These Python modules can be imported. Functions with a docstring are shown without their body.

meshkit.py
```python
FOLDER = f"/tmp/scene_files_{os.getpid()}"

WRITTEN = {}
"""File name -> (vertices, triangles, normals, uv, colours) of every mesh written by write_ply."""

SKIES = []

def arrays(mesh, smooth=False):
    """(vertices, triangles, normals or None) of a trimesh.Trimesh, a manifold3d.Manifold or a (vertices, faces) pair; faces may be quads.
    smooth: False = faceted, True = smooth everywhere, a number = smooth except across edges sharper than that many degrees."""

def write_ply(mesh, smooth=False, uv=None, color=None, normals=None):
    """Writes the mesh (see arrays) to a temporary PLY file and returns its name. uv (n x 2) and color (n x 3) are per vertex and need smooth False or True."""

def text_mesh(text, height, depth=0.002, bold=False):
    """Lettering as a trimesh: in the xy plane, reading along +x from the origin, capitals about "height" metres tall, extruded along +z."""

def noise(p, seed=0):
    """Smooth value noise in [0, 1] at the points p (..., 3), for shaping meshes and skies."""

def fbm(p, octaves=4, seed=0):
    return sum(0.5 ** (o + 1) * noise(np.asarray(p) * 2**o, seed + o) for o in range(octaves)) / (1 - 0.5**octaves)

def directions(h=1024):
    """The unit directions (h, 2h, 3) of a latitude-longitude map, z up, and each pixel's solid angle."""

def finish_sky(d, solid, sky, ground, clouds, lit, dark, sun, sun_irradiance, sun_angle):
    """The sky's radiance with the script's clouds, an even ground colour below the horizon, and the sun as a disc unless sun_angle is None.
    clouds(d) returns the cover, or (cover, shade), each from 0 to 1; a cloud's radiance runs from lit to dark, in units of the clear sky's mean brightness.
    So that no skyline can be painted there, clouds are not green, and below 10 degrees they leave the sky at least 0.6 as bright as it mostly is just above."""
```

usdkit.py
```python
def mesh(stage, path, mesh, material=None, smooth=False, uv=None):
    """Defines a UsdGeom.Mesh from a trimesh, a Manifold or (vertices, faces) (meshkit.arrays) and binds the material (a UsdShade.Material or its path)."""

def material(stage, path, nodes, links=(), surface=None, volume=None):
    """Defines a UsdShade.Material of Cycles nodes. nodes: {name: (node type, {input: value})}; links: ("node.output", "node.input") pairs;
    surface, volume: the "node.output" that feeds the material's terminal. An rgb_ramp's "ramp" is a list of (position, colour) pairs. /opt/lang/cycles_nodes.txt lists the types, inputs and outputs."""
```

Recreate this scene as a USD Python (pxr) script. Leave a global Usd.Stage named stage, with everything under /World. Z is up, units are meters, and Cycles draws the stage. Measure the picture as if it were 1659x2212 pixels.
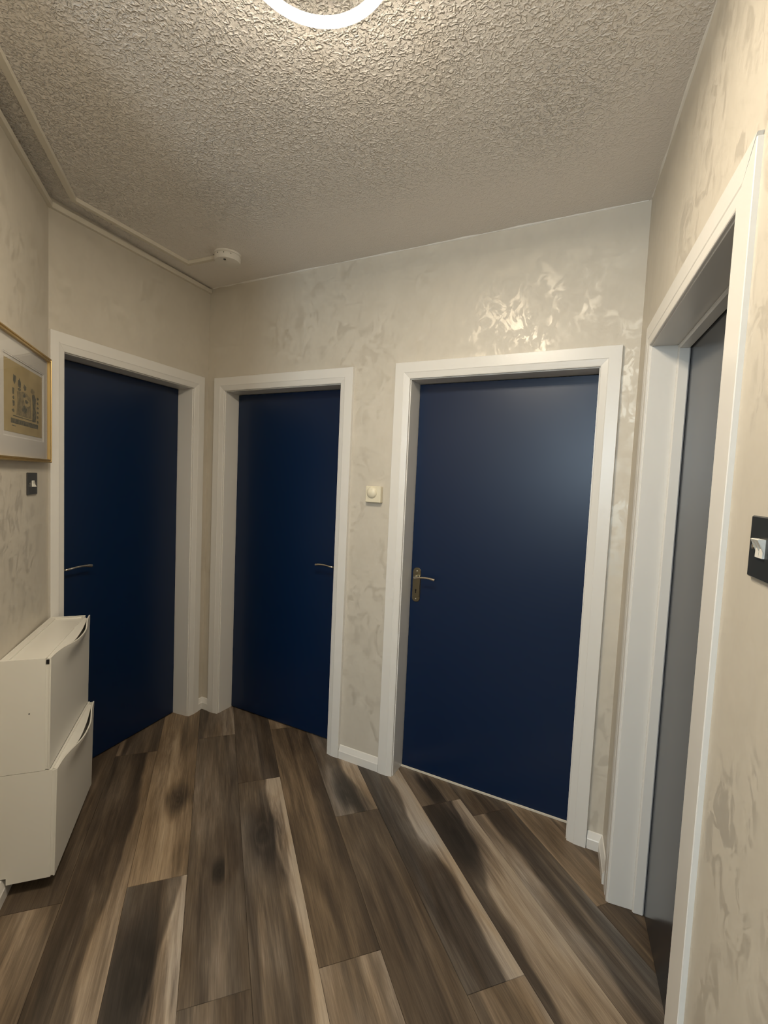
import math, random
import numpy as np, trimesh, manifold3d as m3, usdkit
from shapely.geometry import Polygon, box as sbox
from shapely.affinity import rotate as srot, translate as stra
from pxr import Usd, UsdGeom, UsdLux, UsdShade, Gf, Sdf, Vt

stage = Usd.Stage.CreateInMemory()
UsdGeom.SetStageUpAxis(stage, 'Z'); UsdGeom.SetStageMetersPerUnit(stage, 1.0)
UsdGeom.Xform.Define(stage, '/World'); UsdGeom.Scope.Define(stage, '/World/Looks')
rng = random.Random(7)

# ---------------------------------------------------------------- camera, light, exposure
CX, CY, CZ = 2.3080, -2.0914, 1.4766
YAW, PITCH, ROLL, FPX = 2.04407, -0.063187, 0.0448245, 1020.99
EXPOSURE = 3.66
LAMP_E = 26.0                      # radiance of the ring lamp's diffuser
LAMP_COL = (1.0, 0.868, 0.675)
def camera():
    f = np.array([math.cos(YAW) * math.cos(PITCH), math.sin(YAW) * math.cos(PITCH), math.sin(PITCH)])
    r = np.array([math.sin(YAW), -math.cos(YAW), 0.0]); u = np.cross(r, f)
    r2 = math.cos(ROLL) * r + math.sin(ROLL) * u; u2 = -math.sin(ROLL) * r + math.cos(ROLL) * u
    c = UsdGeom.Camera.Define(stage, '/World/camera')
    M = Gf.Matrix4d(*r2, 0, *u2, 0, *(-f), 0, CX, CY, CZ, 1)
    c.AddTransformOp().Set(M)
    c.CreateHorizontalApertureAttr(36.0); c.CreateVerticalApertureAttr(48.0)
    c.CreateFocalLengthAttr(36.0 * FPX / 1659); c.CreateClippingRangeAttr(Gf.Vec2f(0.02, 100))
    c.CreateExposureAttr(EXPOSURE)
camera()

# ---------------------------------------------------------------- helpers
used = {}
def path(name, parent=None):
    base = str(parent.GetPath()) if parent is not None else '/World'
    k = used.get((base, name), -1) + 1; used[(base, name)] = k
    return f'{base}/{name}' if k == 0 else f'{base}/{name}_{k:03d}'
def tag(p, label=None, cat=None, group=None, kind=None):
    for k, v in (('label', label), ('category', cat), ('group', group), ('kind', kind)):
        if v: p.SetCustomDataByKey(k, v)
    return p
def thing(name, label, cat, loc=(0, 0, 0), rotz=0, group=None, kind=None):
    x = UsdGeom.Xform.Define(stage, path(name)); x.AddTranslateOp().Set(Gf.Vec3d(*map(float, loc)))
    if rotz: x.AddRotateZOp().Set(math.degrees(rotz))
    return tag(x.GetPrim(), label, cat, group, kind)
def obj(name, mesh, mat, parent=None, smooth=False, label=None):
    if isinstance(mesh, (list, tuple)) and not isinstance(mesh[0], np.ndarray): mesh = trimesh.util.concatenate(mesh)
    p = usdkit.mesh(stage, path(name, parent), mesh, MAT[mat], smooth=smooth).GetPrim()
    if label: p.SetCustomDataByKey('label', label)
    return p
def box(x0, x1, y0, y1, z0, z1, b=0.0):
    if b <= 0:
        m = trimesh.creation.box((x1 - x0, y1 - y0, z1 - z0)); m.apply_translation(((x0 + x1) / 2, (y0 + y1) / 2, (z0 + z1) / 2)); return m
    pts = []
    for sx, X in ((1, x0), (-1, x1)):
        for sy, Y in ((1, y0), (-1, y1)):
            for sz, Z in ((1, z0), (-1, z1)):
                pts += [(X + sx * b, Y + sy * b, Z), (X + sx * b, Y, Z + sz * b), (X, Y + sy * b, Z + sz * b)]
    return trimesh.PointCloud(pts).convex_hull
def cyl(r, h, seg=32, at=(0, 0, 0), axis='z'):
    m = trimesh.creation.cylinder(r, h, sections=seg)
    if axis == 'y': m.apply_transform(trimesh.transformations.rotation_matrix(math.pi / 2, (1, 0, 0)))
    if axis == 'x': m.apply_transform(trimesh.transformations.rotation_matrix(math.pi / 2, (0, 1, 0)))
    m.apply_translation(at); return m
def mapped(mesh, fr, t0=0.0):
    """a mesh given in (s along the wall, t out of the wall into the room, z) goes to the world"""
    P0, d, n = fr; v = np.array(mesh.vertices)
    w = np.column_stack([P0[0] + d[0] * v[:, 0] + n[0] * (v[:, 1] + t0), P0[1] + d[1] * v[:, 0] + n[1] * (v[:, 1] + t0), v[:, 2]])
    f = np.array(mesh.faces)
    if d[0] * n[1] - d[1] * n[0] < 0: f = f[:, ::-1]
    return trimesh.Trimesh(w, f, process=False)
def extr(poly, y0, y1):
    """a polygon in (s, z) swept from t=y0 to t=y1"""
    m = trimesh.creation.extrude_polygon(poly, abs(y1 - y0), engine='earcut')
    v = np.array(m.vertices); v = np.column_stack([v[:, 0], min(y0, y1) + v[:, 2], v[:, 1]])
    return trimesh.Trimesh(v, np.array(m.faces)[:, ::-1], process=False)
def sweep(profile, pts, closed_profile=True):
    """profile corners given per path point as list of arrays (n points each); joins them and caps the ends"""
    n = len(profile[0]); V = np.vstack(profile); F = []
    for i in range(len(profile) - 1):
        for j in range(n):
            a, b = i * n + j, i * n + (j + 1) % n
            F += [(a, b, b + n), (a, b + n, a + n)]
    for j in range(1, n - 1):
        F += [(0, j + 1, j)]; o = (len(profile) - 1) * n; F += [(o, o + j, o + j + 1)]
    m = trimesh.Trimesh(V, F, process=False); m.fix_normals(); return m
def srgb(r, g, b): return tuple(((c / 255) / 12.92 if c <= 10 else ((c / 255 + .055) / 1.055) ** 2.4) for c in (r, g, b))

# ---------------------------------------------------------------- materials
MAT = {}
def mat(name, nodes, links=(), surface='p.BSDF'):
    MAT[name] = usdkit.material(stage, f'/World/Looks/{name}', nodes, links, surface=surface); return MAT[name]
def plain(name, col, rough=.5, metal=0, spec=.5, bump=None, **kw):
    nodes = {'p': ('principled_bsdf', dict(base_color=col, roughness=rough, metallic=metal, specular_ior_level=spec, **kw))}; links = []
    if bump:
        nodes.update(g=('geometry', {}), n=('noise_texture', dict(scale=bump[0], detail=3.0, roughness=.6)), b=('bump', dict(strength=bump[1], distance=bump[2])))
        links = [('g.position', 'n.vector'), ('n.fac', 'b.height'), ('b.normal', 'p.normal')]
    mat(name, nodes, links)
plain('white_gloss', (.78, .76, .72), .30, bump=(60, .12, .002))
plain('white_plastic', (.80, .78, .715), .34, bump=(400, .05, .0006))
plain('cream_plastic', (.78, .72, .56), .4)
plain('conduit_plastic', (.72, .67, .57), .4)
plain('alarm_plastic', (.78, .75, .69), .38)
plain('navy_paint', (.0005, .0128, .050), .335, spec=.43, bump=(900, .06, .0005))
plain('charcoal_paint', (.012, .015, .022), .20, spec=.62, bump=(500, .05, .0005))
plain('steel', (.27, .235, .16), .30, 1.0)
plain('steel_polished', (.70, .66, .58), .16, 1.0)
plain('black_metal', (.022, .024, .023), .32, spec=.5)
plain('dark_grey_metal', (.07, .072, .075), .35, .4)
plain('black_hole', (.006, .005, .005), .8)
plain('gold_frame', (.66, .47, .20), .30, .85)
plain('mat_board', (.70, .67, .62), .7)
plain('mat_bevel', (.85, .83, .79), .6)
plain('caulk', (.80, .77, .71), .35)
plain('lamp_housing', (.8, .78, .75), .4)
plain('underlay', (.012, .009, .006), .9)
plain('threshold_cream', (.72, .66, .55), .4)
mat('lamp_diffuser', {'e': ('emission', dict(color=LAMP_COL, strength=LAMP_E))}, surface='e.emission')
mat('daylit_frosted_pane', {'e': ('emission', dict(color=(.72, .88, 1.0), strength=2.2))}, surface='e.emission')
mat('glass_pane', {'t': ('transparent_bsdf', {}), 'g': ('glossy_bsdf', dict(roughness=.02, color=(1, 1, 1))), 'f': ('layer_weight', dict(blend=.5)), 'w': ('math', dict(math_type='power', value2=3.5)), 'k': ('math', dict(math_type='multiply_add', value2=.45, value3=.025)), 'm': ('mix_closure', {})},
    [('f.facing', 'w.value1'), ('w.value', 'k.value1'), ('k.value', 'm.fac'), ('t.BSDF', 'm.closure1'), ('g.BSDF', 'm.closure2')], surface='m.closure')
mat('aged_paper', {'g': ('geometry', {}), 'n': ('noise_texture', dict(scale=14., detail=4.)), 'r': ('rgb_ramp', dict(ramp=[(.3, (.44, .345, .175)), (.7, (.54, .43, .23))])), 'p': ('principled_bsdf', dict(roughness=.8))},
    [('g.position', 'n.vector'), ('n.fac', 'r.fac'), ('r.color', 'p.base_color')])
mat('print_ink', {'g': ('geometry', {}), 'n': ('noise_texture', dict(scale=70., detail=4., roughness=.7)), 'r': ('rgb_ramp', dict(ramp=[(.35, (.10, .10, .078)), (.65, (.24, .215, .14))])), 'p': ('principled_bsdf', dict(roughness=.8))},
    [('g.position', 'n.vector'), ('n.fac', 'r.fac'), ('r.color', 'p.base_color')])
mat('print_ink_light', {'g': ('geometry', {}), 'n': ('noise_texture', dict(scale=50., detail=4., roughness=.7)), 'r': ('rgb_ramp', dict(ramp=[(.35, (.22, .19, .11)), (.65, (.38, .31, .18))])), 'p': ('principled_bsdf', dict(roughness=.8))},
    [('g.position', 'n.vector'), ('n.fac', 'r.fac'), ('r.color', 'p.base_color')])

# pearl paint on the walls: brushed patches that differ in gloss and a little in tone
mat('pearl_wall', {
    'g': ('geometry', {}), 'm1': ('mapping', dict(scale=(1, 1, .72))),
    'n1': ('noise_texture', dict(scale=20.0, detail=7.0, roughness=.66, distortion=.8)),
    'n2': ('noise_texture', dict(scale=2.2, detail=3.0, roughness=.5, distortion=.6)),
    'n3': ('noise_texture', dict(scale=5.5, detail=4.0, roughness=.6, distortion=1.2)),
    'col': ('rgb_ramp', dict(ramp=[(.30, (.57, .523, .444)), (.50, (.63, .582, .499)), (.70, (.69, .642, .556))])),
    'fl': ('map_range', dict(range_type='smoothstep', from_min=.495, from_max=.55, to_min=0.0, to_max=1.0, clamp=True)),
    'f2': ('map_range', dict(range_type='smoothstep', from_min=.40, from_max=.58, to_min=.12, to_max=1.0, clamp=True)), 'ff': ('math', dict(math_type='multiply')),
    'rgh': ('map_range', dict(from_min=0.0, from_max=1.0, to_min=.50, to_max=.43)), 'spc': ('map_range', dict(from_min=0.0, from_max=1.0, to_min=0.0, to_max=.32)),
    'mx': ('mix_color', dict(fac=.5)), 'mx2': ('mix_color', dict(fac=.3)),
    'b': ('bump', dict(strength=.05, distance=.003)), 'p': ('principled_bsdf', dict(specular_tint=(1, .97, .94)))},
    [('g.position', 'm1.vector'), ('m1.vector', 'n1.vector'), ('m1.vector', 'n2.vector'), ('m1.vector', 'n3.vector'),
     ('n3.fac', 'mx.a'), ('n2.fac', 'mx.b'), ('mx.result', 'mx2.a'), ('n1.fac', 'mx2.b'), ('mx2.result', 'col.fac'), ('n1.fac', 'fl.value'), ('n3.fac', 'f2.value'), ('fl.result', 'ff.value1'), ('f2.result', 'ff.value2'),
     ('ff.value', 'rgh.value'), ('ff.value', 'spc.value'),
     ('col.color', 'p.base_color'), ('rgh.result', 'p.roughness'), ('spc.result', 'p.metallic'),
     ('n1.fac', 'b.height'), ('b.normal', 'p.normal')])
# ceiling: stippled plaster coat, smooth along the far walls
mat('stipple_ceiling', {
    'g': ('geometry', {}), 'n': ('noise_texture', dict(scale=78.0, detail=.6, roughness=.4, distortion=.3)),
    'n2': ('noise_texture', dict(scale=170.0, detail=2.0, roughness=.5, distortion=.4)),
    'n4': ('noise_texture', dict(scale=58.0, detail=1.0)), 'k4': ('map_range', dict(range_type='smoothstep', from_min=.42, from_max=.56, to_min=.06, to_max=1.0, clamp=True)), 'mk': ('math', dict(math_type='multiply')),
    's': ('math', dict(math_type='subtract', value2=.5)), 'ab': ('math', dict(math_type='absolute')),
    'rd': ('map_range', dict(range_type='smoothstep', from_min=0.0, from_max=.15, to_min=1.0, to_max=0.0, clamp=True)),
    'n3': ('map_range', dict(range_type='smoothstep', from_min=.5, from_max=.72, to_min=0.0, to_max=.8, clamp=True)),
    'mxx': ('math', dict(math_type='maximum')),
    'xyz': ('separate_xyz', {}), 'edge': ('map_range', dict(range_type='smoothstep', from_min=-.75, from_max=-.22, to_min=1.0, to_max=.16, clamp=True)),
    'dx': ('map_range', dict(range_type='smoothstep', from_min=2.02, from_max=2.42, to_min=1.0, to_max=.25, clamp=True)),
    'big': ('noise_texture', dict(scale=2.3, detail=2.0)), 'bigr': ('map_range', dict(from_min=.35, from_max=.65, to_min=.55, to_max=1.0, clamp=True)),
    'm': ('math', dict(math_type='multiply')), 'm2': ('math', dict(math_type='multiply')), 'm3': ('math', dict(math_type='multiply')),
    'b': ('bump', dict(strength=1.0, distance=.0056)), 'p': ('principled_bsdf', dict(base_color=(.82, .775, .725), roughness=.42, specular_ior_level=.45))},
    [('g.position', 'n.vector'), ('g.position', 'n2.vector'), ('g.position', 'big.vector'), ('n.fac', 's.value1'), ('s.value', 'ab.value1'), ('ab.value', 'rd.value'), ('n2.fac', 'n3.value'),
     ('g.position', 'n4.vector'), ('n4.fac', 'k4.value'), ('rd.result', 'mk.value1'), ('k4.result', 'mk.value2'), ('mk.value', 'mxx.value1'), ('n3.result', 'mxx.value2'), ('g.position', 'xyz.vector'), ('xyz.y', 'edge.value'), ('xyz.x', 'dx.value'), ('big.fac', 'bigr.value'),
     ('mxx.value', 'm.value1'), ('edge.result', 'm.value2'), ('m.value', 'm2.value1'), ('dx.result', 'm2.value2'), ('m2.value', 'm3.value1'), ('bigr.result', 'm3.value2'),
     ('m3.value', 'b.height'), ('b.normal', 'p.normal')])
# laminate: three tones across the board (primvar), bent by noise, with streaks, grain and a knot where the board has one
def wood():
    N = {'tc': ('texture_coordinate', {}), 'oi': ('object_info', {}), 'tn': ('attribute', dict(attribute='tones')), 'kn': ('attribute', dict(attribute='knot')), 'sx': ('attribute', dict(attribute='extra')),
         'c': ('separate_xyz', {}), 't': ('separate_xyz', {}), 'k': ('separate_xyz', {}), 'e': ('separate_xyz', {}),
         'sd': ('math', dict(math_type='multiply', value2=91.0)),
         'mw': ('mapping', dict(scale=(1.6, 5.0, 1.0))), 'nw': ('noise_texture', dict(dimensions='4D', scale=1.0, detail=2.5, roughness=.5)),
         'mg': ('mapping', dict(scale=(1.3, 19.0, 1.0))), 'ng': ('noise_texture', dict(dimensions='4D', scale=1.0, detail=5.0, roughness=.60, distortion=.9)),
         'mf': ('mapping', dict(scale=(9.0, 230.0, 1.0))), 'nf': ('noise_texture', dict(dimensions='4D', scale=1.0, detail=3.0, roughness=.6)),
         'ml': ('mapping', dict(scale=(1.7, 7.0, 1.0))), 'nl': ('noise_texture', dict(dimensions='4D', scale=1.0, detail=3.0, roughness=.5, distortion=1.0)),
         'w1': ('math', dict(math_type='subtract', value2=.5)), 'w2': ('math', dict(math_type='multiply', value2=1.0)),
         'v': ('math', dict(math_type='multiply_add', value2=1 / .1978, value3=.5)), 'v2': ('math', dict(math_type='add')), 'v3': ('math', dict(math_type='add')), 'sk': ('math', dict(math_type='multiply_add')),
         'a1': ('map_range', dict(range_type='smoothstep', from_min=.26, from_max=.38, to_min=0.0, to_max=1.0, clamp=True)),
         'a2': ('map_range', dict(range_type='smoothstep', from_min=.64, from_max=.74, to_min=0.0, to_max=1.0, clamp=True)),
         'x1': ('mix_float', {}), 'x2': ('mix_float', {}),
         's1': ('math', dict(math_type='multiply_add', value2=1.35, value3=-.665)), 's2': ('math', dict(math_type='multiply_add', value2=.26, value3=-.13)), 's3': ('math', dict(math_type='multiply_add', value2=.75, value3=-.375)),
         'p1': ('math', dict(math_type='add')), 'p2': ('math', dict(math_type='add')), 'p3': ('math', dict(math_type='add')),
         # knot
         'kx': ('math', dict(math_type='subtract')), 'ky': ('math', dict(math_type='subtract')), 'kx2': ('math', dict(math_type='multiply', value2=.36)), 'cv': ('combine_xyz', {}), 'cw': ('combine_xyz', {}),
         'va': ('vector_math', dict(math_type='add')), 'len': ('vector_math', dict(math_type='length')), 'kd': ('math', dict(math_type='divide')),
         'kw': ('math', dict(math_type='multiply', value2=.16)), 'kg': ('math', dict(math_type='multiply_add', value2=.17, value3=-.085)),
         'kr': ('rgb_ramp', dict(ramp=[(0, (.62,) * 3), (.12, (.78,) * 3), (.25, (.52,) * 3), (.36, (.60,) * 3), (.55, (.36,) * 3), (.75, (.18,) * 3), (1, (0,) * 3)])),
         'p4': ('math', dict(math_type='subtract')),
         'p5': ('math', dict(math_type='multiply_add', value2=.625, value3=.375)), 'ramp': ('rgb_ramp', dict(ramp=[(0, (.022, .017, .013)), (.2, (.034, .026, .019)), (.375, (.050, .0375, .027)), (.5, (.080, .058, .0405)), (.637, (.135, .098, .065)), (.781, (.23, .166, .108)), (.906, (.36, .266, .176)), (1, (.45, .345, .235))])),
         'gr': ('hsv', {}), 'gv': ('math', dict(math_type='multiply_add', value2=.55, value3=.70)), 'gs': ('math', dict(math_type='multiply_add', value2=-.6, value3=1.12)), 'gm': ('math', dict(math_type='multiply')),
         'nb': ('map_range', dict(from_min=.3, from_max=.7, to_min=.15, to_max=1.5, clamp=True)),
         'b': ('bump', dict(strength=.18, distance=.0012)), 'p': ('principled_bsdf', dict(roughness=.46, specular_ior_level=.38))}
    L = [('tn.vector', 't.vector'), ('kn.vector', 'k.vector'), ('sx.vector', 'e.vector'), ('tc.object', 'c.vector'), ('oi.random', 'sd.value1')]
    for m, n in (('mw', 'nw'), ('mg', 'ng'), ('mf', 'nf'), ('ml', 'nl')): L += [('tc.object', m + '.vector'), (m + '.vector', n + '.vector'), ('sd.value', n + '.w')]
    L += [('nw.fac', 'w1.value1'), ('w1.value', 'w2.value1'), ('c.y', 'v.value1'), ('v.value', 'v2.value1'), ('w2.value', 'v2.value2'), ('c.x', 'sk.value1'), ('e.y', 'sk.value2'), ('e.z', 'sk.value3'), ('v2.value', 'v3.value1'), ('sk.value', 'v3.value2'), ('v3.value', 'a1.value'), ('v3.value', 'a2.value'),
          ('a1.result', 'x1.fac'), ('t.x', 'x1.a'), ('t.y', 'x1.b'), ('a2.result', 'x2.fac'), ('x1.result', 'x2.a'), ('t.z', 'x2.b'),
          ('ng.fac', 's1.value1'), ('nf.fac', 's2.value1'), ('nl.fac', 's3.value1'), ('x2.result', 'p1.value1'), ('s1.value', 'p1.value2'), ('p1.value', 'p2.value1'), ('s2.value', 'p2.value2'), ('p2.value', 'p3.value1'), ('s3.value', 'p3.value2'),
          ('c.x', 'kx.value1'), ('k.x', 'kx.value2'), ('c.y', 'ky.value1'), ('k.y', 'ky.value2'), ('kx.value', 'kx2.value1'), ('kx2.value', 'cv.x'), ('ky.value', 'cv.y'),
          ('w1.value', 'kw.value1'), ('kw.value', 'cw.x'), ('ng.fac', 'kg.value1'), ('kg.value', 'cw.y'), ('cv.vector', 'va.vector1'), ('cw.vector', 'va.vector2'), ('va.vector', 'len.vector1'), ('len.value', 'kd.value1'), ('k.z', 'kd.value2'), ('kd.value', 'kr.fac'),
          ('p3.value', 'p4.value1'), ('kr.color', 'p4.value2'), ('p4.value', 'p5.value1'), ('p5.value', 'ramp.fac'), ('ramp.color', 'gr.color'), ('nl.fac', 'nb.value'), ('e.x', 'gm.value1'), ('nb.result', 'gm.value2'), ('gm.value', 'gs.value1'), ('gs.value', 'gr.saturation'), ('nf.fac', 'gv.value1'), ('gv.value', 'gr.value'),
          ('gr.color', 'p.base_color'), ('nf.fac', 'b.height'), ('b.normal', 'p.normal')]
    mat('laminate', N, L)
wood()

# ---------------------------------------------------------------- plan of the hall (s along each wall, t into the room)
H, HO, W_ARCH = 2.5855, 2.050, .0770
ANG_B, ANG_D, ANG_A, LB, LC = .1198, .1259, -.735, .960, 2.3138
ZI = 1.9692                                                      # underside of the door heads
FB = (np.array([0., 0.]), np.array([math.sin(ANG_B), -math.cos(ANG_B)]), np.array([math.cos(ANG_B), math.sin(ANG_B)]))
FC = (np.array([0., 0.]), np.array([1., 0.]), np.array([0., -1.]))
FD = (np.array([LC, 0.]), np.array([math.sin(ANG_D), -math.cos(ANG_D)]), np.array([-math.cos(ANG_D), -math.sin(ANG_D)]))
AB = FB[0] + FB[1] * LB
FA = (AB, np.array([math.cos(ANG_A), math.sin(ANG_A)]), np.array([-math.sin(ANG_A), math.cos(ANG_A)]))
LA, LD, TH = 1.45, 4.4, .14
PA = FA[0] + FA[1] * LA
LE = 2.45
FE = (PA, FD[1], -FD[2])                                           # left wall of the passage behind the camera
PE = PA + FD[1] * LE
QD = FD[0] + FD[1] * LD
fd = QD - PE; LF = np.linalg.norm(fd); fd = fd / LF
FF = (PE, fd, np.array([-fd[1], fd[0]]))
if FF[2] @ (np.array([CX, CY]) - PE) < 0: FF = (PE, fd, -FF[2])
DOORS = {1: (FB, .130, .894), 2: (FC, .1476, .9548), 3: (FC, 1.3535, 2.1740), 4: (FD, .2600, 1.0660)}
REC = {1: .1025, 2: .1025, 3: .1025, 4: .1130}
LIN = .024
def wall(name, fr, L, e0, e1, holes, label):
    poly = Polygon([(-e0, -.1), (L + e1, -.1), (L + e1, H + .1), (-e0, H + .1)])
    for s0, s1, z1 in holes: poly = poly.difference(sbox(s0 - LIN, -.2, s1 + LIN, z1 + LIN) if z1 else sbox(s0, 1.45, s1, 2.35))
    p = obj(name, mapped(extr(poly, -TH, 0), fr), 'pearl_wall'); return tag(p, label, 'wall', kind='structure')
def hole(k): return (DOORS[k][1], DOORS[k][2], ZI)
w_left = wall('wall_left', FA, LA, .08, 0, [], 'angled beige pearl wall with the framed print and the stacked white cabinets')
w_cor = wall('wall_corner', FB, LB, .14, .08, [hole(1)], 'short pearl-painted wall around the leftmost navy door')
w_back = wall('wall_back', FC, LC, .14, .14, [hole(2), hole(3)], 'wide pearl-painted wall around the two middle navy doors')
w_right = wall('wall_right', FD, LD, .14, .14, [hole(4)], 'pearl-painted wall along the right edge with the black switch')
tag(wall('wall_passage', FE, LE, 0, .14, [], 'plain wall of the passage behind the camera'), kind='structure')
tag(wall('wall_front', FF, LF, .14, .14, [(.25, .85, None)], 'end wall of the passage behind the camera'), kind='structure')
room = Polygon([tuple(FB[0]), (LC, 0), tuple(QD), tuple(PE), tuple(PA), tuple(AB)])
wn = thing('window_1', 'frosted daylight window at the end of the passage behind the camera', 'window', kind='structure')
for a, b, c, d in ((.25, .85, 1.45, 1.49), (.25, .85, 2.31, 2.35), (.25, .29, 1.49, 2.31), (.81, .85, 1.49, 2.31)): obj('window_frame', mapped(box(a, b, -.09, -.02, c, d), FF), 'white_gloss', wn)
obj('pane', mapped(box(.29, .81, -.06, -.054, 1.49, 2.31), FF), 'daylit_frosted_pane', wn)
# painted-over bead where the back wall meets the ceiling
def bead(fr=None, L=None):
    fr = fr or FC; xs = np.linspace(.02, (L or LC) - .01, 160); prof = []
    r = np.random.default_rng(3); wob = np.convolve(r.normal(0, 1, 200), np.hanning(11), 'same')[:160]
    for x, w in zip(xs, wob):
        d = .0055 + .0011 * w; d = max(.002, d)
        prof.append(np.array([(x, -.001, H + .001), (x, -.001, H - d), (x, .6 * d, H - .55 * d), (x, d, H + .001)]))
    return mapped(sweep(prof, None), fr)
ceil = trimesh.creation.extrude_polygon(room.buffer(.13, join_style=2), .1, engine='earcut'); ceil.apply_translation((0, 0, H))
tag(obj('ceiling', ceil, 'stipple_ceiling'), 'off-white ceiling with a raised stipple plaster texture', 'ceiling', kind='structure')
tag(obj('trim_1', bead(), 'caulk'), 'thin wavy white paint bead where the back wall meets the ceiling', 'trim', kind='structure')

tag(obj('trim_2', bead(FD, 3.2), 'caulk'), 'thin wavy white paint bead where the right wall meets the ceiling', 'trim', kind='structure')

# ---------------------------------------------------------------- floor boards
ANG_P, T0, PW, PL = -.75883, -.36535, .197799, 1.423
pd = np.array([math.cos(ANG_P), math.sin(ANG_P)]); pn = np.array([-pd[1], pd[0]]); PO = np.array([1., -1.])
JOINT = {-1: -.075, 0: .46, 1: -.082, 2: .391, 3: -.573, 4: .391, 5: -.225, 6: .591, 7: -.183, 8: -.064, 9: .467, 10: -.35, 11: .15}
# tones (left edge, middle, right edge), greyness, knot (along, across from the board's centre, size)
LOOK = {(-1, 0): ((.42, .30, .34), .35, None), (-1, 1): ((.62, .60, .42), .3, None),
        (0, 0): ((.30, .30, .74), .35, None), (0, 1): ((.3, .4, .6), .4, None), (0, -1): ((.56, .2, .3), .3, None),
        (1, 0): ((.66, .80, .66), .15, (.25, .03, 0.062)), (1, 1): ((.36, .34, .82), .6, (-.35, -.02, 0.124)), (1, -1): ((.3, .4, .3), .4, None),
        (2, 0): ((.38, .40, .32), .45, (.24, .0, .035)), (2, -1): ((.40, .34, .66), .75, None), (2, 1): ((.4, .5, .3), .5, None),
        (3, 1): ((.42, .44, .92), .5, (-.34, .0, 0.108)), (3, 0): ((.32, .30, .28), .4, None), (3, -1): ((.3, .3, .3), .4, None),
        (4, 0): ((.46, .36, .24), .1, None), (4, 1): ((.68, .55, .60), .45, (-.2, .05, 0.074)), (4, -1): ((.72, .7, .6), .2, None),
        (5, 1): ((.36, .30, .33), .30, (.52, .03, 0.068)), (5, 0): ((.50, .42, .84), .7, (.60, -.01, 0.068)), (5, -1): ((.4, .4, .3), .5, None),
        (6, 0): ((.24, .34, .92), .85, None), (6, 1): ((.54, .66, .72), .5, None), (6, -1): ((.5, .5, .5), .6, None),
        (7, 1): ((.28, .25, .82), .45, (-.5, -.02, 0.124)), (7, 0): ((.56, .40, .46), .5, (.62, -.01, 0.056)), (7, 2): ((.5, .5, .5), .5, None),
        (8, 1): ((.72, .26, .30), .75, None), (8, 0): ((.40, .36, .30), .5, None),
        (9, 0): ((.66, .56, .40), .25, None), (9, 1): ((.40, .38, .42), .3, None), (9, -1): ((.5, .42, .4), .4, None)}
SKEW = {(1, 1): (.9, .42), (7, 1): (.8, .40), (2, -1): (.5, .3), (6, 0): (.12, 0), (4, 1): (-.7, -.4)}
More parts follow.
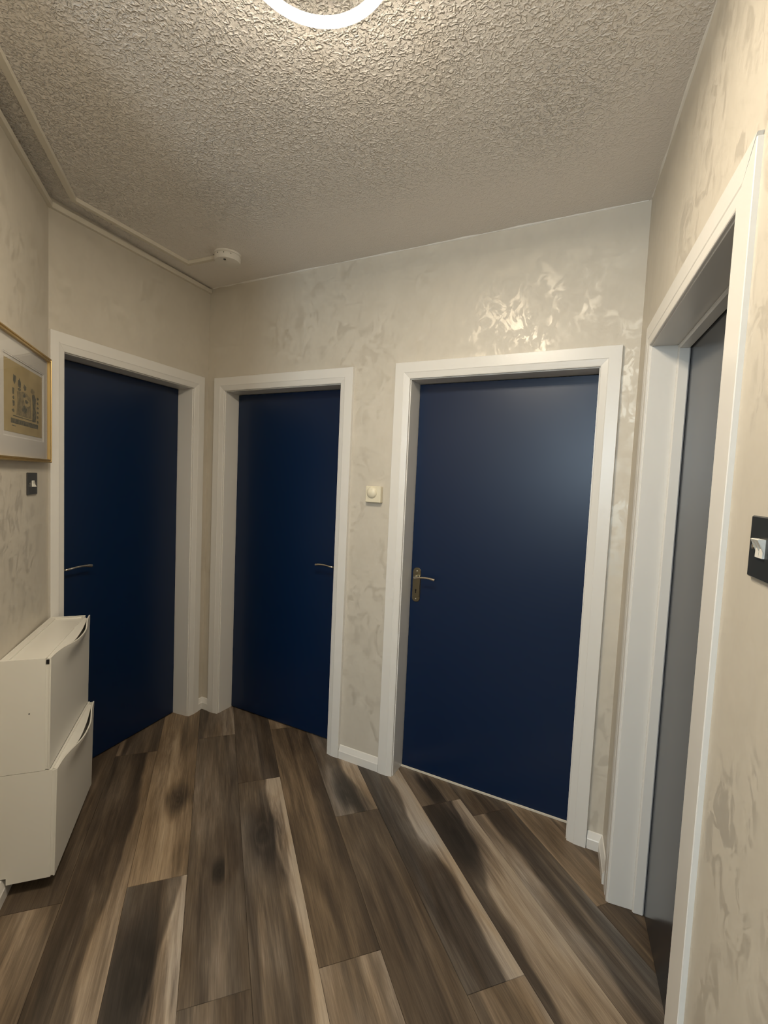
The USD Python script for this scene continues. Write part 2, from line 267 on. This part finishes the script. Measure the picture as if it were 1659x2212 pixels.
def floor():
    fl = thing('floor', 'multi-toned brown and grey wood-effect laminate floor', 'floor', kind='structure')
    area = room.buffer(.118, join_style=2)
    base = trimesh.creation.extrude_polygon(area.buffer(.05, join_style=2), .05, engine='earcut'); base.apply_translation((0, 0, -.0545))
    obj('underlay', base, 'underlay', fl)
    for r in range(-9, 15):
        j0 = JOINT.get(r, rng.uniform(-.7, .7))
        for i in range(-3, 4):
            a = j0 + (i - 1) * PL; rect = Polygon([(a + .0004, T0 + r * PW + .0004), (a + PL - .0004, T0 + r * PW + .0004), (a + PL - .0004, T0 + (r + 1) * PW - .0004), (a + .0004, T0 + (r + 1) * PW - .0004)])
            world = Polygon([tuple(PO + pd * x + pn * y) for x, y in rect.exterior.coords])
            cut = world.intersection(area)
            if cut.is_empty or cut.area < 1e-4: continue
            c = PO + pd * (a + PL / 2) + pn * (T0 + (r + .5) * PW)
            for g in getattr(cut, 'geoms', [cut]):
                if g.area < 1e-4: continue
                loc = Polygon([((np.array(q) - c) @ pd, (np.array(q) - c) @ pn) for q in g.simplify(1e-5).exterior.coords])
                top, ins = loc.buffer(0), loc.buffer(-.0006, join_style=2)
                if ins.is_empty: continue
                m = trimesh.creation.extrude_polygon(loc, .0035, engine='earcut'); m.apply_translation((0, 0, -.0045))
                k = trimesh.creation.extrude_polygon(ins, .0010, engine='earcut'); k.apply_translation((0, 0, -.0010))
                m = trimesh.util.concatenate([m, k])
                p = obj('plank', m, 'laminate', fl); x = UsdGeom.Xformable(p)
                x.AddTranslateOp().Set(Gf.Vec3d(float(c[0]), float(c[1]), 0)); x.AddRotateZOp().Set(math.degrees(ANG_P))
                if (r, i) in LOOK: tones, grey, knot = LOOK[(r, i)]
                else:
                    q = random.Random(1000 + r * 17 + i); b = q.uniform(.3, .6); tones = tuple(b + q.uniform(-.18, .18) for _ in range(3)); grey = q.uniform(.1, .8)
                    knot = (q.uniform(-.6, .6), q.uniform(-.05, .05), q.uniform(.06, .12)) if q.random() < .5 else None
                n = len(m.vertices); pv = UsdGeom.PrimvarsAPI(p)
                for nm, val in (('tones', tones), ('knot', knot or (9., 9., .05)), ('extra', (grey, *SKEW.get((r, i), (0, 0))))):
                    pv.CreatePrimvar(nm, Sdf.ValueTypeNames.Color3fArray, 'vertex').Set(Vt.Vec3fArray([Gf.Vec3f(*map(float, val))] * n))
    return fl
floor()

# ---------------------------------------------------------------- skirtings
def skirting(fr, runs):
    prof = [(.0, .0), (.015, .0), (.015, .040), (.0125, .044), (.004, .068), (.0, .070)]
    return [mapped(sweep([np.array([(s, t, z) for t, z in prof]) for s in run], None), fr) for run in runs]
tag(obj('baseboard_corner', skirting(FB, [(.001, .0485)]) + skirting(FC, [(.001, .0655)]), 'white_gloss'), 'tiny white skirting piece in the corner between the two left doors', 'skirting', kind='structure')
tag(obj('baseboard_back', skirting(FC, [(1.0365, 1.2715)]), 'white_gloss'), 'short white skirting between the two middle navy doors', 'skirting', kind='structure')
tag(obj('baseboard_right', skirting(FC, [(2.2560, LC - .002)]) + skirting(FD, [(.001, .180)]), 'white_gloss'), 'white skirting turning the corner beside the right-hand door frame', 'skirting', kind='structure')
tag(obj('baseboard_left', skirting(FA, [(.004, LA - .002)]), 'white_gloss'), 'white skirting along the angled wall under the cabinets', 'skirting', kind='structure')
tag(obj('baseboard_passage', skirting(FE, [(.02, LE - .02)]) + skirting(FD, [(1.157, LD - .02)]) + skirting(FF, [(.02, LF - .02)]), 'white_gloss'), 'white skirting along the right wall and the passage behind the camera', 'skirting', kind='structure')

# ---------------------------------------------------------------- doors
def moulding(W, lip, th): return [(0, 0), (W, 0), (W, th - .0015), (W - .0012, th), (.030, th), (.027, th - .0015), (.0045, lip + .0025), (.0015, lip + .0015), (0, lip)]
def architrave(si, so, side, zi, zo, lip=.009, th=.018):
    """one leg of the moulded surround: flat outer face, bevel towards the opening"""
    W = abs(so - si); sg = 1 if so > si else -1
    P = moulding(W, lip, th)
    if side == 'leg': prof = [np.array([(si + sg * w, t, 0.0) for w, t in P]), np.array([(si + sg * w, t, zi + min(w, zo - zi) * (zo - zi) / W) for w, t in P])]
    return sweep(prof, None)
def head(s0, s1, o0, o1, zi, zo, lip=.009, th=.018):
    W = zo - zi
    P = moulding(W, lip, th)
    a, b = (s0 - o0) / W, (o1 - s1) / W
    return sweep([np.array([(s0 - w * a, t, zi + w) for w, t in P]), np.array([(s1 + w * b, t, zi + w) for w, t in P])], None)
def handle(door, fr, s, t, direction, z=.9655, lock=True, stretch=1.0):
    """lever on a back plate; local x runs along the lever"""
    g = obj('handle_plate', mapped(plate_mesh(s, z), fr, t), 'steel', door, label='antique brass handle back plate')
    for dz in (-.072, .070): obj('screw', mapped(screw_mesh(s, z + dz), fr, t), 'steel_polished', g, smooth=40)
    if lock: obj('keyhole', mapped(key_mesh(s, z - .032), fr, t), 'black_hole', g)
    obj('lever', mapped(lever_mesh(s, z + .042, direction * stretch), fr, t), 'steel_polished', g, smooth=40)
def plate_mesh(s, z):
    w, h = .0215, .0875
    def rr(w, h, k, n=10):
        pts = []
        for cx, cz, a0 in ((w - k, h - k, 0), (-w + k, h - k, 90), (-w + k, -h + k, 180), (w - k, -h + k, 270)):
            for i in range(n + 1): a = math.radians(a0 + 90 * i / n); pts.append((cx + k * math.cos(a), cz + k * math.sin(a)))
        return pts
    base = [np.array([(s + x, y, z + zz) for x, zz in rr(w - i, h - i, .0195 - i)]) for y, i in ((0, 0), (.003, 0), (.005, .002))]
    mid = [np.array([(s + x, y, z - .006 + zz) for x, zz in rr(w - .0015 - i, .056 - i, .004)]) for y, i in ((.004, 0), (.0085, .001), (.0095, .003))]
    rose = cyl(.0135, .010, 28, (s, .013, z + .042), 'y')
    return trimesh.util.concatenate([sweep(base, None), sweep(mid, None), rose])
def screw_mesh(s, z):
    m = trimesh.creation.icosphere(2, .0042); m.vertices *= (1, .5, 1); m.apply_translation((s, .0052, z)); return m
def key_mesh(s, z):
    return trimesh.util.concatenate([cyl(.0042, .0012, 20, (s, .0098, z + .006), 'y'), box(s - .0024, s + .0024, .0092, .0104, z - .010, z + .006)])
def lever_mesh(s, z, dr):
    C = np.array([(0, .012, 0), (0, .030, 0), (.004, .043, .001), (.016, .049, .003), (.045, .050, .0075), (.075, .050, .0085), (.098, .049, .0065), (.113, .048, .003)])
    R = [(.0085, .0085), (.0075, .0075), (.0070, .0065), (.0055, .0055), (.0042, .0048), (.0048, .0050), (.0068, .0066), (.0085, .0075)]
    t = np.linspace(0, len(C) - 1, 29); pts = np.column_stack([np.interp(t, range(len(C)), C[:, i]) for i in range(3)]); rad = np.column_stack([np.interp(t, range(len(C)), [q[i] for q in R]) for i in range(2)])
    for _ in range(3): pts[1:-1] = .25 * pts[:-2] + .5 * pts[1:-1] + .25 * pts[2:]
    tg = np.gradient(pts, axis=0); tg /= np.linalg.norm(tg, axis=1)[:, None]; up = np.array([0, 0, 1.]); prof = []
    for p, tt, r in zip(pts, tg, rad):
        a = np.cross(up, tt); a /= np.linalg.norm(a); b = np.cross(tt, a); th = np.linspace(0, 2 * np.pi, 15)[:-1]
        q = p + np.outer(np.cos(th) * r[0], a) + np.outer(np.sin(th) * r[1], b); q[:, 0] *= dr; q[:, 0] += s; q[:, 2] += z; prof.append(q)
    return sweep(prof, None)
DL = {1: 'leftmost navy blue flush door, beside the stacked white cabinets', 2: 'navy blue flush door second from the left, left of the motion sensor',
      3: 'wide navy blue flush door right of the motion sensor, with the brass handle plate in view', 4: 'dark door at the far right seen edge-on behind its white frame'}
for k, (fr, s0, s1) in DOORS.items():
    d = thing(f'door_{k}', DL[k], 'door', kind='structure'); rec = REC[k]
    rv = .004; o0, o1, zo = s0 - .0800, s1 + .0800, HO
    if k == 1: o1 = LB + .003
    ma = (.009, .018)
    if k == 4: o0, o1, ma = .190, 1.155, (.0055, .0095)
    obj('leaf', mapped(box(s0 + .003, s1 - .003, -rec - .040, -rec, .007, ZI - .003, .0012), fr), 'charcoal_paint' if k == 4 else 'navy_paint', d)
    jd = .150 if k != 4 else .160
    for a, b in ((s0 - LIN, s0), (s1, s1 + LIN)): obj('jamb', mapped(box(a + (.0005 if a < s0 else 0), b - (0 if a < s0 else .0005), -jd, .0005, .0, ZI, .001), fr), 'white_gloss', d)
    obj('head_lining', mapped(box(s0 - LIN + .0005, s1 + LIN - .0005, -jd, .0005, ZI, ZI + LIN - .0005, .001), fr), 'white_gloss', d)
    obj('architrave', mapped(architrave(s0 - rv, o0, 'leg', ZI + rv, zo, *ma), fr), 'white_gloss', d)
    obj('architrave', mapped(architrave(s1 + rv, o1, 'leg', ZI + rv, zo, *ma), fr), 'white_gloss', d)
    obj('architrave', mapped(head(s0 - rv, s1 + rv, o0, o1, ZI + rv, zo, *ma), fr), 'white_gloss', d)
    if k == 4:
        st = .014
        obj('door_stop', mapped(box(s0, s0 + st, -rec + .001, -.0760, 0, ZI, .004), fr), 'white_gloss', d)
        obj('door_stop', mapped(box(s1 - st, s1, -rec + .001, -.0760, 0, ZI, .004), fr), 'white_gloss', d)
        obj('door_stop', mapped(box(s0 + st, s1 - st, -rec + .001, -.0760, ZI - st, ZI, .004), fr), 'white_gloss', d)
    if k == 3: obj('threshold_strip', mapped(box(s0, s1, -rec + .0005, -rec + .006, 0, .010, .001), fr), 'threshold_cream', d, label='thin cream strip along the foot of the door')
    if k == 1: handle(d, fr, .846, -rec, -1, stretch=1.14)
    if k == 2: handle(d, fr, .911, -rec, -1, z=.958)
    if k == 3: handle(d, fr, 1.3893, -rec, 1)

# ---------------------------------------------------------------- cable trunking and smoke alarm
def lerp_frame(fr, s, t, z): q = fr[0] + fr[1] * s + fr[2] * t; return np.array([q[0], q[1], z])
def ribbon(pts, w0, w1, z0s, z1s):
    """mitred box channel along a plan polyline; w0..w1 to the left of the path"""
    P = [np.array(q[:2]) for q in pts]; prof = []
    for i, q in enumerate(P):
        t0 = P[i] - P[i - 1] if i else P[1] - P[0]; t1 = P[i + 1] - P[i] if i < len(P) - 1 else t0
        t0, t1 = t0 / np.linalg.norm(t0), t1 / np.linalg.norm(t1); n0, n1 = np.array([-t0[1], t0[0]]), np.array([-t1[1], t1[0]])
        n = (n0 + n1) / (1 + n0 @ n1); a, b = q + n * w0, q + n * w1
        prof.append(np.array([(*a, z0s[i]), (*b, z0s[i]), (*b, z1s[i]), (*a, z1s[i])]))
    return sweep(prof, None)
def wp(fr, s, t): return fr[0] + fr[1] * s + fr[2] * t
# along the wall tops: path runs on the wall face from the passage end to the back corner (wall on the path's left is negative)
wa, wb, wc = wp(FA, LA - .01, 0), AB, wp(FB, .004, 0)
sgn = 1 if np.cross(FA[1] * -1, FA[2]) > 0 else -1
tr = thing('wall_trunking', 'cream cable trunking running along the top of the left walls', 'trunking')
obj('cover', ribbon([wa, wb, wc], 0.0004 * sgn, .016 * sgn, [2.541, 2.541, 2.556], [2.563, 2.563, 2.578]), 'conduit_plastic', tr)
ct = thing('ceiling_trunking', 'narrow cream cable trunking on the ceiling bending to the smoke alarm', 'trunking')
c0, c1, c2, c3 = wp(FA, LA - .01, .073), None, np.array([.1745, -.3080]), np.array([.372, -.297])
c1 = wp(FB, LB - .035, .098)
obj('cover', ribbon([c0, c1, c2, c3], -.010, .010, [H - .017] * 4, [H - .0002] * 4), 'conduit_plastic', ct)
al = thing('smoke_alarm', 'round white smoke alarm on the ceiling at the end of the trunking', 'smoke alarm', (.437, -.291, H))
def lathe(prof, seg=48): return trimesh.creation.revolve(np.array(prof), sections=seg)
obj('base', lathe([(0, -.0005), (.066, -.0005), (.067, -.010), (.064, -.012), (0, -.012)]), 'alarm_plastic', al, smooth=35)
bd = lathe([(0, -.012), (.063, -.012), (.065, -.015), (.0635, -.036), (.060, -.0405), (.030, -.0435), (0, -.044)])
obj('cover', bd, 'alarm_plastic', al, smooth=40)
for a in np.radians([200, 235, 270, 300, 330]): obj('vent', box(.0642 * math.cos(a) - .0012, .0642 * math.cos(a) + .0012, .0642 * math.sin(a) - .004, .0642 * math.sin(a) + .004, -.0205, -.018), 'dark_grey_metal', al)
obj('test_button', cyl(.006, .003, 20, (.018, -.036, -.0435)), 'dark_grey_metal', al, label='small dark indicator on the alarm')

# ---------------------------------------------------------------- ring lamp
lp = thing('ring_light', 'round glowing ring light on the ceiling, cut by the top edge', 'ceiling light', (1.6942, -1.2985, H))
RO, RI = .1615, .1372
obj('diffuser', lathe([(RI + .0002, -.0832), (RI + .002, -.0850), (RO - .0025, -.0850), (RO - .0002, -.0822), (RO - .0002, -.0809)], 96), 'lamp_diffuser', lp, smooth=40, label='glowing warm white diffuser ring')
obj('housing', lathe([(RI, -.0755), (RO, -.0755), (RO, -.0808), (RO - .003, -.0808), (RI + .003, -.0808), (RI + .002, -.0831), (RI, -.0831), (RI, -.0755)], 96), 'lamp_housing', lp)
for a in (50, 170, 290):
    a = math.radians(a); obj('spacer', cyl(.006, -.0753, 16, (.149 * math.cos(a), .149 * math.sin(a), -.0379)), 'lamp_housing', lp)

# ---------------------------------------------------------------- motion sensor
se = thing('motion_sensor', 'small square cream sensor with a round dome between the two middle doors', 'sensor')
SS, SZ = 1.1835, 1.4130
obj('body', mapped(box(SS - .043, SS + .043, .0004, .026, SZ - .041, SZ + .041, .003), FC), 'cream_plastic', se)
dm = trimesh.creation.icosphere(4, .029); dm.vertices[:, 1] *= .62; dm.apply_translation((SS - .006, .0235, SZ + .009))
obj('dome', mapped(dm, FC), 'cream_plastic', se, smooth=True)

# ---------------------------------------------------------------- switches
def switch(name, label, fr, s, z, mt, gangs, w=.0860, h=.0860):
    g = thing(name, label, 'light switch')
    pl = obj('plate', mapped(box(s - w / 2, s + w / 2, .0004, .0055, z - h / 2, z + h / 2, .0016), fr), mt, g)
    for i in range(gangs):
        x = s + (i - (gangs - 1) / 2) * .0125; hw = .0057 if gangs > 1 else .0105
        prof = [(.0045, -.0125), (.0085, -.0125), (.0080, 0), (.0150, .0120), (.0130, .0128), (.0045, .0128)]
        if gangs == 1: prof = [(.0045, -.012), (.0150, -.0115), (.0090, 0), (.0080, .012), (.0045, .012)]
        m = sweep([np.array([(xx, t, z + zz) for t, zz in prof]) for xx in (x - hw, x + hw)], None)
        obj('rocker', mapped(m, fr), 'white_plastic', g)
    for dx in (-.0302, .0302):
        sc = trimesh.creation.icosphere(2, .0038); sc.vertices *= (1, .45, 1); sc.apply_translation((s + dx, .0055, z)); obj('screw', mapped(sc, fr), 'steel_polished', g, smooth=True)
switch('light_switch', 'black double light switch with white rockers on the right wall', FD, 1.3080, 1.4100, 'black_metal', 2)
switch('light_switch', 'small dark grey light switch under the framed print', FA, .2140, 1.4105, 'dark_grey_metal', 1, w=.106, h=.084)

# ---------------------------------------------------------------- framed print
pc = thing('framed_print', 'gold-framed abstract print on tan paper with a white mount', 'picture')
S0, S1, Z0, Z1, FT, FW = .046, .620, 1.494, 1.917, .024, .0135
fm = []
for a, b, c, d in ((S0, S1, Z0, Z0 + FW), (S0, S1, Z1 - FW, Z1), (S0, S0 + FW, Z0, Z1), (S1 - FW, S1, Z0, Z1)): pass
def frame_piece(ax):
    prof = [(0, .001), (0, FT), (.004, FT), (.0055, FT - .003), (.0075, FT - .003), (.009, FT - .001), (FW, FT - .001), (FW, .012), (FW, .001)]
    c = {'b': [(S0, Z0, 1, 1), (S1, Z0, -1, 1)], 't': [(S0, Z1, 1, -1), (S1, Z1, -1, -1)], 'l': [(S0, Z0, 1, 1), (S0, Z1, 1, -1)], 'r': [(S1, Z0, -1, 1), (S1, Z1, -1, -1)]}[ax]
    return sweep([np.array([(x + sx * w, t, z + sz * w) for w, t in prof]) for x, z, sx, sz in c], None)
for ax in 'btlr': obj('frame_rail', mapped(frame_piece(ax), FA), 'gold_frame', pc)
obj('backing', mapped(box(S0 + FW - .001, S1 - FW + .001, .002, .008, Z0 + FW - .001, Z1 - FW + .001), FA), 'mat_board', pc)
U0, U1, V0, V1 = .119, .497, 1.590, 1.829          # paper
O = .016
mw = Polygon([(S0 + FW, Z0 + FW), (S1 - FW, Z0 + FW), (S1 - FW, Z1 - FW), (S0 + FW, Z1 - FW)]).difference(sbox(U0 - O, V0 - O, U1 + O, V1 + O))
obj('mount', mapped(extr(mw, .0085, .0115), FA), 'mat_board', pc)
bev = sbox(U0 - O, V0 - O, U1 + O, V1 + O).difference(sbox(U0 - O + .004, V0 - O + .004, U1 + O - .004, V1 + O - .004))
obj('mount_bevel', mapped(extr(bev, .0084, .0105), FA), 'mat_bevel', pc)
pp = obj('print', mapped(box(U0, U1, .0081, .0086, V0, V1), FA), 'aged_paper', pc)
def pt(u, v): return (U1 - u * (U1 - U0), V1 - v * (V1 - V0))      # u runs left to right as seen
def patch(pts): return Polygon([pt(*q) for q in pts])
def blob(u, v, a, b, seed):
    q = random.Random(seed); return Polygon([pt(u + a * math.cos(t) * q.uniform(.6, 1.2), v + b * math.sin(t) * q.uniform(.6, 1.2)) for t in np.linspace(0, 2 * math.pi, 13)[:-1]]).buffer(0)
dark = [patch([(.15, .80), (.88, .80), (.88, .87), (.15, .87)]), patch([(.20, .755), (.80, .755), (.80, .768), (.20, .768)]), patch([(.70, .36), (.76, .33), (.82, .40), (.80, .55), (.83, .62), (.81, .77), (.71, .77), (.72, .55)]),
        blob(.55, .50, .045, .035, 2), blob(.50, .63, .07, .06, 3), blob(.24, .24, .045, .07, 4), blob(.36, .27, .04, .07, 5), blob(.36, .36, .04, .025, 6), blob(.50, .30, .045, .05, 7), blob(.49, .42, .05, .035, 8),
        patch([(.19, .37), (.235, .37), (.225, .46), (.19, .46)]), blob(.215, .51, .025, .03, 9), patch([(.19, .55), (.24, .55), (.24, .62), (.20, .63)]), blob(.21, .69, .03, .03, 10)] + \
       [blob(.87, .38 + .075 * i, .03, .024, 20 + i) for i in range(6)] + [patch([(.18, .895), (.27, .90), (.27, .912), (.18, .91)])]
light = [patch([(.30, .40), (.50, .36), (.66, .42), (.68, .74), (.28, .74), (.31, .55)]).difference(blob(.55, .50, .10, .075, 11)), blob(.72, .30, .07, .04, 12)]
from shapely.ops import unary_union
lu = unary_union(light).difference(unary_union(dark)); du = unary_union(dark)
obj('ink', [mapped(extr(g, .0085, .0088), FA) for g in getattr(du, 'geoms', [du])], 'print_ink', pp)
obj('ink_wash', [mapped(extr(g, .0085, .00875), FA) for g in getattr(lu, 'geoms', [lu]) if g.area > 1e-7], 'print_ink_light', pp)
obj('glazing', mapped(box(S0 + FW - .001, S1 - FW + .001, .0165, .0185, Z0 + FW - .001, Z1 - FW + .001), FA), 'glass_pane', pc)

# ---------------------------------------------------------------- stacked flap cabinets
CL, CH0 = .522, .3885
_k = .019; FCAB = (FA[0] + FA[1] * .53 - (FA[1] - FA[2] * _k) * .53, FA[1] - FA[2] * _k, FA[2] + FA[1] * _k)
def cabinet(label, z0, t_top, t_bot, first, CH=CH0):
    g = thing('shoe_cabinet', label, 'cabinet', group=None)
    A0, A1 = .010, .010 + CL; zt = z0 + CH - .0015; tb = .0165 if not first else .001
    side_t = t_top - .016
    pan = .010
    def panel(s0, s1): return sweep([np.array([(s, tb, z0), (s, t_bot - .013, z0), (s, side_t, zt), (s, tb, zt)]) for s in (s0, s1)], None)
    body = [panel(A0, A0 + pan), panel(A1 - pan, A1)]
    if not first: body += [box(a, a + pan, .001, tb, .0735, zt) for a in (A0, A1 - pan)]
    body += [box(A0 + pan, A1 - pan, tb, tb + .008, z0, zt)]
    body += [box(A0 + pan, A1 - pan, tb + .008, t_bot - .020, z0, z0 + .010)]
    body += [box(A0 + pan, A1 - pan, tb + .008, side_t, zt - .012, zt - .006)]       # recessed top
    body += [box(A0 + pan, A1 - pan, tb + .008, tb + .024, zt - .006, zt - .0005), box(A0 + pan, A1 - pan, side_t - .008, side_t, zt - .006, zt - .001)]
    body += [box(A1 - pan - .004, A1 - pan, tb + .02, side_t - .006, zt - .006, zt - .002), box(A0 + pan, A0 + pan + .012, tb + .02, side_t - .006, zt - .006, zt - .001)]
    body += [sweep([np.array([(s, t_bot - .030, z0 + .01), (s, t_bot - .016, z0 + .01), (s, side_t, zt - .006), (s, side_t - .012, zt - .006)]) for s in (A0 + pan, A1 - pan)], None)]
    b = obj('body', [mapped(m, FCAB) for m in body], 'white_plastic', g)
    # flap with a finger grip pulled out of its top edge
    ns, nz = 61, 41; S = np.linspace(A0, A1, ns); zb = z0 + .002; ztp = zt + .001; Zg = ztp - (ztp - zb) * np.linspace(0, 1, nz) ** 1.6
    bump = np.exp(-np.abs((S - (A0 + CL * .46)) / .155) ** 2.6); G = np.zeros((nz, ns, 3)); thick = .005
    for i, z in enumerate(Zg):
        f = (z - zb) / (ztp - zb); base = t_bot + (t_top - t_bot) * f; fall = np.exp(-((ztp - z) / .062) ** 1.7)
        G[i, :, 0] = S; G[i, :, 1] = base + .030 * bump * fall; G[i, :, 2] = z - .012 * bump * fall
    back = G.copy(); back[:, :, 1] -= thick
    V = np.vstack([G.reshape(-1, 3), back.reshape(-1, 3)]); N = nz * ns; F = []
    for i in range(nz - 1):
        for j in range(ns - 1):
            a, b1, c, d1 = i * ns + j, i * ns + j + 1, (i + 1) * ns + j + 1, (i + 1) * ns + j
            F += [(a, b1, c), (a, c, d1), (N + a, N + c, N + b1), (N + a, N + d1, N + c)]
    ring = [j for j in range(ns)] + [i * ns + ns - 1 for i in range(1, nz)] + [(nz - 1) * ns + j for j in range(ns - 2, -1, -1)] + [i * ns for i in range(nz - 2, 0, -1)]
    for a, b1 in zip(ring, ring[1:] + ring[:1]): F += [(a, N + a, N + b1), (a, N + b1, b1)]
    m = trimesh.Trimesh(V, F, process=False); m.fix_normals()
    fp = obj('flap', mapped(m, FCAB), 'white_plastic', g, smooth=50)
    for a, b_ in ((A0 + .002, A0 + .006), (A1 - .006, A1 - .002)):
        rt = [np.array([(q, t_bot - .0165, z0 + .003), (q, t_bot - thick + .0005, z0 + .003), (q, t_top - thick + .0005, zt - (.022 if first else .003)), (q, side_t - .0005, zt - (.022 if first else .003))]) for q in (a, b_)]
        obj('flap_return', mapped(sweep(rt, None), FCAB), 'white_plastic', fp)
    # ledge inside the grip
    top = [(s, t_top - thick + .030 * bb * (.55 + .42 * np.clip((s - A0) / CL * 2.0 - .75, 0, 1))) for s, bb in zip(S, bump)]
    prof = [np.array([(s, side_t - .001, zt - .016), (s, max(t, side_t + .003), zt - .016), (s, max(t, side_t + .003), zt - .0095 - .004 * bb), (s, side_t - .001, zt - .004)]) for (s, t), bb in zip(top[2:-2], bump[2:-2])]
    obj('grip_ledge', mapped(sweep(prof, None), FCAB), 'white_plastic', fp)
    if first:
        obj('hinge_slot', mapped(box(A1 - .006, A1 - .0005, side_t + .002, t_top - .0062, zt - .020, zt - .006), FCAB), 'black_hole', g)
        obj('peg_hole', mapped(cyl(.0022, .0012, 14, (A1 + .0001, .085, z0 + .205), 'x'), FCAB), 'dark_grey_metal', g)
ZC = .050
cabinet('lower white flap-front cabinet of the stack on the left wall', ZC, .166, .158, False)
cabinet('upper white flap-front cabinet of the stack, with the open ledge top', ZC + CH0, .148, .143, True, .3940)
